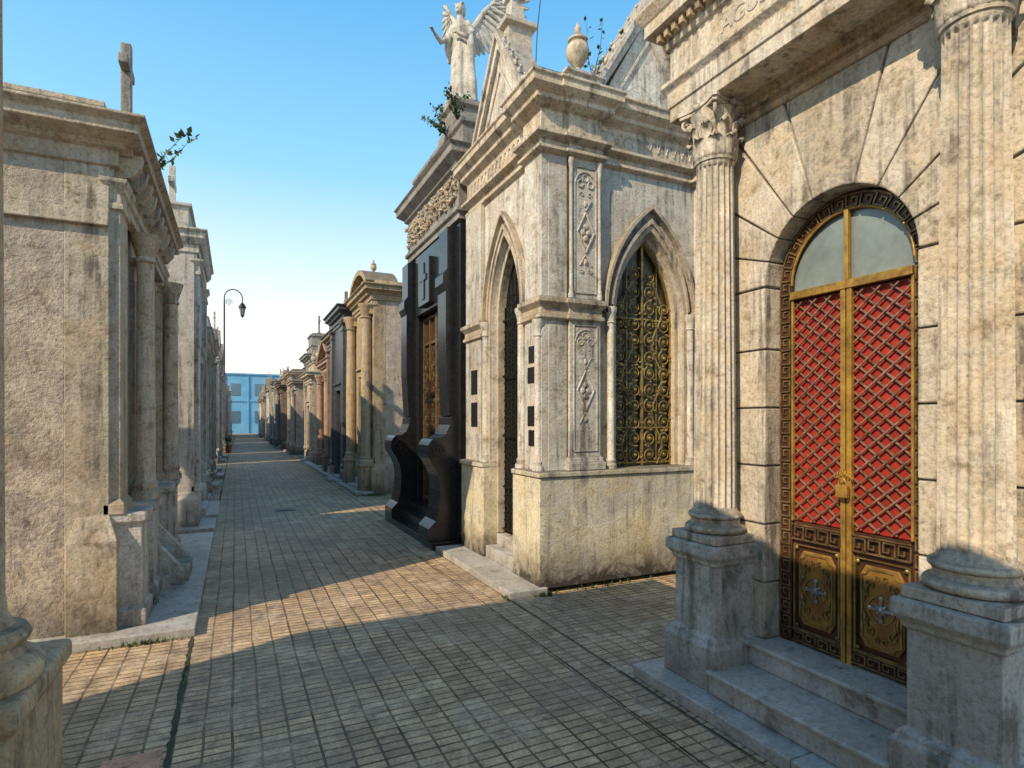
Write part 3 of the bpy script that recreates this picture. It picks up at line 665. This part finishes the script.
def build_angel():
    b=M()
    prof=[(0,0,0,.23,.2),(.03,0,0,.24,.21),(.15,.01,0,.20,.18),(.35,.02,0,.165,.15),(.55,.03,.01,.155,.14),(.72,.03,.01,.155,.125),(.82,.02,.01,.14,.11),(.93,.0,0,.105,.085),(1.0,-.005,0,.11,.09),(1.1,-.01,-.01,.13,.10),(1.17,-.01,0,.135,.085),(1.22,-.01,0,.10,.065),(1.25,-.01,0,.05,.045),(1.30,-.012,-.01,.04,.04)]
    v=[];f=[];sg=48
    for i,(z,cx,cy,rx,ry) in enumerate(prof):
        amp=.12 if z<.75 else (.03 if z<1.15 else 0)
        for j in range(sg):
            a=2*pi*j/sg; k=1+amp*sin(9*a+z*2.5)+amp*.5*sin(5*a-z*4)
            v.append((cx+rx*k*cos(a),cy+ry*k*sin(a),z))
    for i in range(len(prof)-1):
        for j in range(sg):
            q=i*sg+j;w=i*sg+(j+1)%sg; f.append((q,w,w+sg,q+sg))
    f.append(tuple(range(sg))[::-1]); f.append(tuple(range((len(prof)-1)*sg,len(prof)*sg))); b.add(v,f)
    b.ball((-.012,-.02,1.375),(.06,.072,.085),20,14)
    b.ball((-.012,.01,1.40),(.072,.075,.075),20,12)
    b.ball((-.012,.075,1.37),(.04,.04,.04),12,8); b.ball((-.012,-.093,1.37),(.012,.016,.018),8,6)
    b.ball((-.012,-.07,1.325),(.025,.025,.02),8,6)
    for s_ in(-1,1): b.ball((-.012+s_*.05,-.03,1.44),(.03,.04,.02),8,6)
    b.tube([(-.11,0,1.17),(-.20,-.03,1.02),(-.24,-.14,.92),(-.27,-.26,.98)],[.052,.045,.035,.022],12)
    b.ball((-.275,-.285,1.0),(.02,.035,.022),8,6)
    for k in range(4): b.tube([(-.288+k*.011,-.30,1.005),(-.292+k*.012,-.33,1.015),(-.292+k*.012,-.352,1.005)],[.008,.0075,.007],6)
    b.tube([(.10,0,1.17),(.19,-.02,1.0),(.15,-.13,.90),(.04,-.16,.96)],[.052,.045,.035,.024],12)
    b.ball((.02,-.165,.98),(.035,.02,.025),8,6)
    for k in range(4): b.tube([(.0,-.17,.965+k*.012),(-.025,-.172,.967+k*.013),(-.045,-.165,.965+k*.013)],[.008,.0075,.007],6)
    b.tube([(.17,-.05,.98),(.20,-.08,.8),(.19,-.06,.55),(.21,-.05,.3),(.2,-.02,.05)],[.04,.055,.05,.06,.07],10)
    b.tube([(-.16,-.02,1.08),(-.21,-.0,.9),(-.2,.03,.7)],[.05,.05,.02],10)
    o=b.obj('figure',STATUE,An); q=o.modifiers.new('r','REMESH'); q.mode='VOXEL'; q.voxel_size=.009; q.use_smooth_shade=True
    q=o.modifiers.new('sm','SMOOTH'); q.factor=.5; q.iterations=2
    w=M()
    for s_ in (-1,1):
        base=Vector((s_*.05,.10,1.08))
        out=Vector((s_*.75,.6,0)).normalized()
        spine=[base,base+out*.12+Vector((0,0,.16)),base+out*.22+Vector((0,0,.34)),base+out*.36+Vector((0,0,.50)),base+out*.46+Vector((0,0,.62))]
        w.tube(spine,[.045,.05,.042,.03,.012],10)
        def sp_(t):
            q=t*(len(spine)-1); i=min(int(q),len(spine)-2); return spine[i].lerp(spine[i+1],q-i)
        for layer,(n,l0,l1,wd,off) in enumerate(((16,.30,.52,.085,0),(14,.20,.32,.075,.018),(12,.10,.17,.06,.034))):
            for i in range(n):
                t=i/(n-1); a=math.radians(-78+(t**1.3)*125); l=l0+(l1-l0)*sin(t*pi*.62)
                st=sp_(min(1,.05+t*.95))
                d=(out*cos(a)+Vector((0,0,sin(a)))).normalized(); pe=(out*-sin(a)+Vector((0,0,cos(a))))
                rows=[]
                for u_,ww_ in ((0,.7),(.3,.95),(.6,1),(.85,.8),(.96,.45),(1,.1)):
                    c=st+d*l*u_+Vector((0,.05*u_*u_-off+.003*(i%2),0))
                    rows.append([c-pe*wd*ww_*.5,c+Vector((0,-.010,0)),c+pe*wd*ww_*.5])
                w.grid(rows)
    w.obj('wings',STATUE,An,smooth=True,solid=.012)
    An.matrix_world=Matrix.Translation((2.98,7.98,6.22))@Matrix.Rotation(math.radians(-50),4,'Z')@Matrix.Scale(1.06,4)
build_angel()
plant('wall_plant',(2.72,7.9,5.75),(-.6,-.3,.5),.45,7,26,.05,3); plant('wall_plant',(2.75,7.5,5.78),(-.3,-.6,.6),.5,8,26,.05,4)
plant('wall_plant',(3.25,4.95,5.02),(.3,-.3,1),.75,3,14,.05,8)
# ------------------------------------------------------------ generic mausoleums
def mausoleum(name,side,xf,y0,y1,h,mat,bmat=None,kind='rect',top='flat',dw=None,pl=.5,cols=False,dmat=None,depth=3,dent=True,sd=1,out=.2,det=1):
    rn=random.Random(sd); r=root(name); bmat=bmat or mat; dmat=dmat or DOORG
    X=lambda o: xf-side*o
    W=y1-y0; yc_=(y0+y1)/2; dw=dw or min(1.0,W*.38); dh=min(2.2,h-1.7)+pl*.4
    m=M(); m.prism(opening_poly(y0,y1,0,h-.34,yc_,dw,pl*.4+(dh if kind=='rect' else dh-dw/2),kind,hh=dw*.8),'x',X(0),X(-.28)); m.obj('front_wall',mat,r,.006)
    m=M(); m.box(X(-.281),X(-depth),y0+.003,y1-.003,0,h-.3); m.obj('body',bmat,r)
    m=M()
    for (a,b) in ((y0,yc_-dw/2-.12),(yc_+dw/2+.12,y1)):
        m.loft(min(X(0),X(-.2)),max(X(0),X(-.2)),a,b,[(.06,0),(.06,pl*.8),(.03,pl*.9),(.002,pl)])
    pw=min(.32,W*.13)
    z0=pl*.4
    for s_ in (-1,1):
        a=yc_+s_*(dw/2+.05); m.box(X(.035),X(-.1),a-.045,a+.045,z0,z0+dh+(.0 if kind=='rect' else -dw/2))
    if kind=='rect':
        m.loft(min(X(.03),X(-.05)),max(X(.03),X(-.05)),yc_-dw/2-.1,yc_+dw/2+.1,[(0,z0+dh),(0,z0+dh+.12),(.05,z0+dh+.16),(.05,z0+dh+.2)])
    else:
        kk='round' if kind=='round' else 'pt'; s0=z0+dh-dw/2
        m.band(arch(yc_,dw,s0,kk,20,dw*.8),arch(yc_,dw+.2,s0,kk,20,dw*.8+.12),'x',X(.035),X(-.1))
    for a in (y0+.03,y1-.03-pw):
        if not cols:
            m.box(X(.07),X(-.01),a,a+pw,pl,h-.62)
        m.loft(*sorted((X(.07),X(-.01))),a,a+pw,[(.03,pl+.001),(.03,pl+.08),(0,pl+.12)])
        m.loft(*sorted((X(.07),X(-.01))),a,a+pw,[(0,h-.66),(.02,h-.65),(.02,h-.61),(.005,h-.59),(.005,h-.52),(.05,h-.45),(.05,h-.42)])
    m.loft(*sorted((X(.03),X(-depth))),y0+.01,y1-.01,[(0,h-.42),(0,h-.35),(.03,h-.33),(.03,h-.22),(.06,h-.2),(.08,h-.17),(out*.9,h-.12),(out*.9,h-.05),(out+.03,h-.01),(out+.03,h+.01),(.05,h+.03),(.03,h+.05)])
    m.obj('mouldings',mat,r,.005)
    if cols:
        m=M()
        for a in (y0+.03+pw/2,y1-.03-pw/2):
            rr=pw*.42; m.lathe(X(.12),a,[(rr*1.4,pl),(rr*1.4,pl+.06),(rr*1.1,pl+.1),(rr*1.25,pl+.14),(rr,pl+.18),(rr*.98,(pl+h)/2),(rr*.85,h-.75),(rr*1.1,h-.73),(rr*.9,h-.7),(rr*1.3,h-.5),(rr*1.5,h-.46),(rr*1.5,h-.42)],24)
        m.obj('columns',mat,r,smooth=True)
        m=M()
        for a in (y0+.03+pw/2,y1-.03-pw/2): m.loft(*sorted((X(.28),X(0))),a-pw*.6,a+pw*.6,[(.02,0),(.02,.12),(0,.14),(0,pl-.08),(.03,pl-.05),(.03,pl-.001)])
        m.obj('column_plinths',mat,r,.006)
    if dent:
        m=M(); y=y0+.05
        while y<y1-.1: m.box(X(.03+out*.55),X(.02),y,y+.06,h-.215,h-.145); y+=.13 if det else .25
        m.obj('dentils',mat,r)
    m=M(); m.box(X(.3),X(-.28),yc_-dw/2+.002,yc_+dw/2-.002,.0,z0*.5); m.box(X(.12),X(-.28),yc_-dw/2+.002,yc_+dw/2-.002,z0*.5+.001,z0); m.obj('steps',MARBLE,r,.006)
    m=M(); m.box(X(-.2),X(-.23),yc_-dw/2,yc_+dw/2,z0,z0+dh); m.obj('door',dmat,r)
    m=M()
    n=4 if det==0 else 6
    for i in range(n+1): y=yc_-dw/2+dw*i/n; m.box(X(-.17),X(-.2),y-.012,y+.012,z0,z0+dh)
    for k in (.02,.3,.55,.8,.98): m.box(X(-.165),X(-.2),yc_-dw/2,yc_+dw/2,z0+dh*k-.02,z0+dh*k+.02)
    m.obj('grille',IRON if dmat is not DOORG else BRONZE,r)
    if sd%3!=0 and W>2:
        m=M()
        for q in range(rn.randint(1,4)): 
            yy=rn.choice((y0+pw+.12,y1-pw-.38)); zz=1.0+q*.32; m.box(X(.012),X(-.01),yy,yy+.26,zz,zz+.22)
        m.obj('memorial_plaques',rn.choice((GRAN,BRONZE)),r)
    m=M(); zt=h+.05
    if top in('flat','cross','urns','block'):
        m.loft(*sorted((X(-.08),X(-depth))),y0+.1,y1-.1,[(0,zt-.01),(0,zt+.25*(top!='flat')+.06),(.04,zt+.25*(top!='flat')+.09),(.04,zt+.25*(top!='flat')+.13)]); zt+=.25*(top!='flat')+.13
    if top=='block': m.loft(*sorted((X(-.1),X(-1.2))),yc_-W*.25,yc_+W*.25,[(0,zt),(0,zt+.4),(.06,zt+.45),(.06,zt+.5),(-.1,zt+.6)]); zt+=.6; cross(m,X(-.5),yc_,zt+.1,1.0)
    if top=='cross': cross(m,X(-.4),yc_,zt+.12,1.15)
    if top=='urns': [urn(m,X(-.3),a,zt,.9) for a in (y0+.3,y1-.3)]; cross(m,X(-.4),yc_,zt+.12,.9)
    if top=='gable':
        g_=W*.28; m.prism([(y0-.0,zt),(y1+.0,zt),(yc_,zt+g_)],'x',X(-.02),X(-depth))
        for s_ in (-1,1):
            A_=[(yc_+s_*(W/2+out),zt-.01),(yc_,zt+g_+.02)]; B_=[(yc_+s_*(W/2+out),zt+.1),(yc_,zt+g_+.14)]; m.band(A_,B_,'x',X(out),X(-depth))
        zt+=g_+.1; cross(m,X(-.1),yc_,zt+.12,.9)
    if top=='arch':
        R_=W*.62; a0=math.asin(W*.42/R_); c0=zt-R_*cos(a0)
        arcp=lambda RR:[(yc_+RR*sin(-a0+2*a0*i/16),c0+RR*cos(-a0+2*a0*i/16)) for i in range(17)]
        m.prism([(yc_-W*.42,zt-.005)]+arcp(R_)[1:-1]+[(yc_+W*.42,zt-.005)],'x',X(-.02),X(-.6))
        m.band([(a,b) for a,b in arcp(R_)],[(a,b) for a,b in arcp(R_+.12)],'x',X(.16),X(-.6))
        m.loft(*sorted((X(-.05),X(-depth))),y0+.1,y1-.1,[(0,zt-.01),(0,zt+.1)])
        m.ball((X(.0),yc_,zt+.16),(.06,.16,.12)); [m.ball((X(.0),yc_+k*.25,zt+.1),(.05,.1,.07)) for k in(-1,1)]
        zt=c0+R_+.12; urn(m,X(-.25),yc_,zt-.02,.5)
    if top=='dome':
        rr=W*.36; cxd=X(-depth*.5); m.lathe(cxd,yc_,[(rr*1.05,zt),(rr*1.05,zt+.3),(rr*1.12,zt+.33),(rr*1.12,zt+.38),(rr,zt+.4)]+[(rr*cos(a*pi/20),zt+.4+rr*sin(a*pi/20)) for a in range(1,10)]+[(rr*.15,zt+.4+rr),(rr*.15,zt+.6+rr),(.01,zt+.7+rr)],28); cross(m,cxd,yc_,zt+.75+rr,.9)
    m.obj('roof_ornament',mat,r,.004,smooth=(top=='dome'))
    return r
mausoleum('arched_mausoleum',1,2.82,13.2,15.5,4.75,OCHRE,STUCCO,'rect','arch',cols=True,pl=.7,sd=1)
mausoleum('black_tomb',1,2.62,15.65,17.9,4.7,GREYG,GRAN,'rect','flat',pl=.4,dmat=DOORG)
m=M(); m.box(2.4,2.8,13.1,15.5,.004,.09); m.obj('kerb_slab',MARBLE,None,.008)
m=M(); m.box(2.4,2.62,15.6,24,.004,.10); m.obj('kerb_slab',MARBLE,None,.008)
mats=[CREAM,GREY,ROSE,BROWN,PALE,WHITE,OCHRE,STUCCO,GREYG]
tops=['cross','gable','dome','urns','block','arch','flat']
rn=random.Random(21)
names={'cross':'flat_roof_mausoleum','gable':'gabled_mausoleum','dome':'domed_mausoleum','urns':'urn_topped_mausoleum','block':'stepped_mausoleum','arch':'arched_mausoleum','flat':'plain_tomb'}
y=18.0; k=0; seq=['cross','gable','urns','block','dome']
while y<76:
    w=rn.uniform(2.0,3.0); tp=seq[k%5] if k<5 else rn.choice(tops); mt=[BROWN,ROSE,CREAM,GREY,STUCCO][k%5] if k<5 else rn.choice(mats)
    mausoleum(names[tp],1,rn.uniform(2.45,2.95),y,y+w-.15,rn.uniform(3.5,4.9),mt,None,rn.choice(['rect','round','pointed']),tp,cols=rn.random()<.35,sd=k,det=0,dent=k<8); y+=w+(1.5 if rn.random()<.3 else 0); k+=1
L1=mausoleum('stucco_mausoleum',-1,-.87,5.32,8.5,3.95,CREAM,STUCCO,'rect','flat',pl=.95,cols=False,out=.2,dw=1.0,sd=3,dmat=PANEL)
m=M(); m.box(-2.0,-.28,5.1,7.2,.004,.075); m.box(-2.0,-.28,7.206,9.4,.004,.075); m.obj('marble_slab',MARBLE,L1,.008)
m=M()
for a in (5.36,6.05,7.4,8.1): m.loft(-.86,-.66,a,a+.36,[(.03,.075),(.03,.2),(0,.23),(0,.86),(.03,.89),(.03,.95),(0,.96)])
m.prism([(-.87,.076),(-.45,.076),(-.45,.2),(-.87,.75)],'y',6.5,6.62); m.prism([(-.87,.076),(-.45,.076),(-.45,.2),(-.87,.75)],'y',7.2,7.32)
m.box(-.87,-.42,6.63,7.19,.076,.2); m.box(-.87,-.58,6.63,7.19,.2005,.33)
m.obj('marble_pedestals',PALE,L1,.008)
m=M(); m.lathe(-.66-.06,8.28,[(.12,.96),(.12,1.02),(.09,1.06),(.105,1.1),(.085,1.14),(.075,3.1),(.095,3.12),(.08,3.16),(.13,3.32),(.14,3.36)],20)
m.lathe(-.74,6.23,[(.12,.96),(.12,1.02),(.09,1.06),(.105,1.1),(.08,1.14),(.07,3.1),(.09,3.12),(.075,3.16),(.12,3.32),(.13,3.36)],20); m.obj('engaged_columns',CREAM,L1,smooth=True)
m=M(); m.loft(-.86,-.79,5.36,8.5,[(.0,3.36),(.0,3.42),(.02,3.44),(.02,3.50),(.04,3.52)]); m.box(-4,-.868,5.28,5.318,3.15,3.26)
y=5.4
while y<8.4:
    m.prism([(-.84,3.56),(-.74,3.58),(-.68,3.66),(-.66,3.76),(-.84,3.76)],'y',y,y+.09); y+=.3
m.obj('architrave_and_brackets',CREAM,L1,.006)
m=M(); m.loft(-1.15,-.87,6.95,7.23,[(.04,4.0),(.04,4.2),(0,4.25),(0,4.6),(.03,4.65),(.03,4.7)]); m.obj('cross_pedestal',GREY,L1,.01)
m=M(); cross(m,-1.01,7.09,4.80,.98,.06,'y'); o=m.obj('cross',GREY,L1,.010)
m=M(); m.box(-.88,-.866,6.0,6.25,2.0,3.1); m.box(-.88,-.866,7.6,7.85,2.1,3.0); m.obj('recess_panels',GREY,L1,.004)
plant('roof_twig',(-.72,6.3,3.95),(.55,-.0,.75),.9,2,30,.06,12)
L2=mausoleum('pale_mausoleum',-1,-.56,10.0,12.6,4.55,PALE,WHITE,'rect','cross',pl=.6,sd=3,out=.12)
m=M(); m.box(-.86,-.28,9.7,13,.004,.08); m.obj('marble_slab',MARBLE,L2,.008)
y=12.8;k=0
while y<76:
    w=rn.uniform(2.0,3.1); tp=rn.choice(['cross','flat','gable','urns','flat','block']); mt=rn.choice([PALE,CREAM,GREY,WHITE,STUCCO,PALE])
    mausoleum(names[tp],-1,rn.uniform(-.8,-.58),y,y+w-.12,rn.uniform(3.7,4.7),mt,None,rn.choice(['rect','round']),tp,cols=rn.random()<.3,sd=50+k,det=0,dent=k<6,out=.12); y+=w+(1.8 if rn.random()<.3 else 0); k+=1
F=root('column_tomb')
m=M(); m.loft(-.93,-.62,2.25,2.86,[(.03,.004),(.03,.28),(0,.31),(0,.66),(.0,.7),(.025,.73),(.025,.79),(.01,.8)]); m.box(-4,-.95,-4,2.83,.0,.8); m.obj('pedestal',OCHRE,F,.01)
m=M(); m.lathe(-.79,2.46,[(.19,.801),(.205,.83),(.205,.86),(.185,.89),(.16,.9),(.15,.93),(.165,.945),(.17,.96),(.155,.985),(.125,.995),(.105,1.03),(.098,1.1),(.09,3.2),(.1,3.22),(.09,3.25),(.13,3.42),(.15,3.46)],48); m.obj('column',OCHRE,F,smooth=True)
m=M(); m.box(-4,-1.2,-4,2.8,.8,3.8); m.loft(-4,-.64,-4,2.72,[(0,3.47),(0,3.7),(.03,3.72),(.03,3.8),(.03,3.95)]); m.obj('tomb_walls',CREAM,F,.008)
# lamp
Lp=root('street_lamp'); lx,ly=-.63,41.0
m=M(); m.lathe(lx,ly,[(.2,0),(.2,.15),(.14,.25),(.12,.9),(.14,.95),(.08,1.05),(.07,3),(.09,3.05),(.06,3.1),(.045,9.3),(.03,9.5)],16)
arc=[(lx,ly,9.4)]+[(lx+.52-.52*cos(a*pi/12),ly,9.5+.55*sin(a*pi/12)) for a in range(13)]+[(lx+1.04,ly,9.2)]
m.tube(arc,.035,8); m.tube([(lx+.26+.2*(1-i/22)*cos(i*.5),ly,9.2+.2*(1-i/22)*sin(i*.5)) for i in range(18)],.02,6)
m.lathe(lx+1.04,ly,[(.02,9.25),(.1,9.2),(.22,9.0),(.24,8.93),(.2,8.9)][::-1],12); m.lathe(lx+1.04,ly,[(.03,8.3),(.1,8.38),(.11,8.42)],12)
for a in range(6): m.tube([(lx+1.04+.1*cos(a*pi/3),ly+.1*sin(a*pi/3),8.4),(lx+1.04+.19*cos(a*pi/3),ly+.19*sin(a*pi/3),8.92)],.012,4)
m.obj('post_and_lantern_frame',IRON,Lp,smooth=True)
m=M(); m.lathe(lx+1.04,ly,[(.09,8.41),(.17,8.9)],12); m.obj('lantern_glass',GLASS,Lp)
pp=root('potted_plant'); m=M(); m.lathe(-.35,34,[(.14,.0),(.2,.35),(.23,.36),(.23,.42),(.18,.42)],16); m.obj('pot',TERRA,pp)
lf=M(); rn2=random.Random(5)
for i in range(160):
    b=Vector((-.35+rn2.gauss(0,.13),34+rn2.gauss(0,.13),.45+abs(rn2.gauss(.15,.2)))); u_=Vector([rn2.uniform(-1,1) for _ in range(3)]).normalized()*.1; w=u_.cross(Vector((.3,.5,1))).normalized()*.035
    lf.add([b,b+u_*.5+w,b+u_,b+u_*.5-w],[(0,1,2,3)])
lf.obj('foliage',LEAF,pp)
E=root('blue_building'); m=M(); m.box(-14,20,86,98,0,7.9); m.obj('walls',BLUE,E)
m=M(); m.loft(-14,20,86,98,[(.05,7.8),(.15,7.9),(.15,8.1)]); m.box(-14,20,85.9,86.1,4.3,4.5)
for i in range(12): m.box(-13+i*2.9,-12.85+i*2.9,85.85,86.1,0,7.8)
m.obj('trim',BLUE,E)
m=M()
for i in range(11):
    for z in (1.4,5.1): m.box(-12.1+i*2.9,-11.0+i*2.9,85.95,86.05,z,z+1.6)
m.obj('windows',DGLASS,E)
# ------------------------------------------------------------ light, world, camera
el=math.radians(SUN_EL); h=Vector((*SUN_AZ,0)).normalized(); ts=Vector((h.x*cos(el),h.y*cos(el),sin(el)))
sl=bpy.data.lights.new('sun','SUN'); sl.energy=4.9; sl.angle=math.radians(.5); sl.color=(1,.83,.58)
so=bpy.data.objects.new('sun',sl); sc.collection.objects.link(so); so.rotation_euler=(-ts).to_track_quat('-Z','Y').to_euler()
w=bpy.data.worlds.new('World'); sc.world=w; w.use_nodes=True; t=w.node_tree; bg=t.nodes['Background']
sky=t.nodes.new('ShaderNodeTexSky'); sky.sky_type='NISHITA'; sky.sun_disc=False; sky.sun_elevation=el; sky.sun_rotation=math.atan2(h.x,h.y)
sky.air_density=1.0; sky.dust_density=1.0; sky.ozone_density=1.5
# atmospheric haze: pale and warm near the horizon, saturated blue higher up
tc=t.nodes.new('ShaderNodeTexCoord'); sx=t.nodes.new('ShaderNodeSeparateXYZ'); t.links.new(tc.outputs['Generated'],sx.inputs[0])
hz=ramp(t,sx.outputs[2],[(0,(11.5,9.9,7.2)),(.09,(10,9.2,7.9)),(.22,(6.4,7.8,8.3)),(.38,(2.5,5.6,7.9)),(.6,(1.0,3.7,6.9)),(.9,(1.2,3.2,5.8))])
col=mix(t,.84,sky.outputs[0],hz)
t.links.new(col,bg.inputs[0]); bg.inputs[1].default_value=.15
cd=bpy.data.cameras.new('cam'); cd.sensor_width=36; cd.lens=580/1024*36; cd.shift_y=37/1024; cd.clip_end=600; cd.clip_start=.05
co=bpy.data.objects.new('camera',cd); sc.collection.objects.link(co); co.location=(0,0,1.67); co.rotation_euler=(pi/2,0,math.radians(-25.5)); sc.camera=co
sc.view_settings.view_transform='Standard'; sc.view_settings.look='None'; sc.view_settings.exposure=0
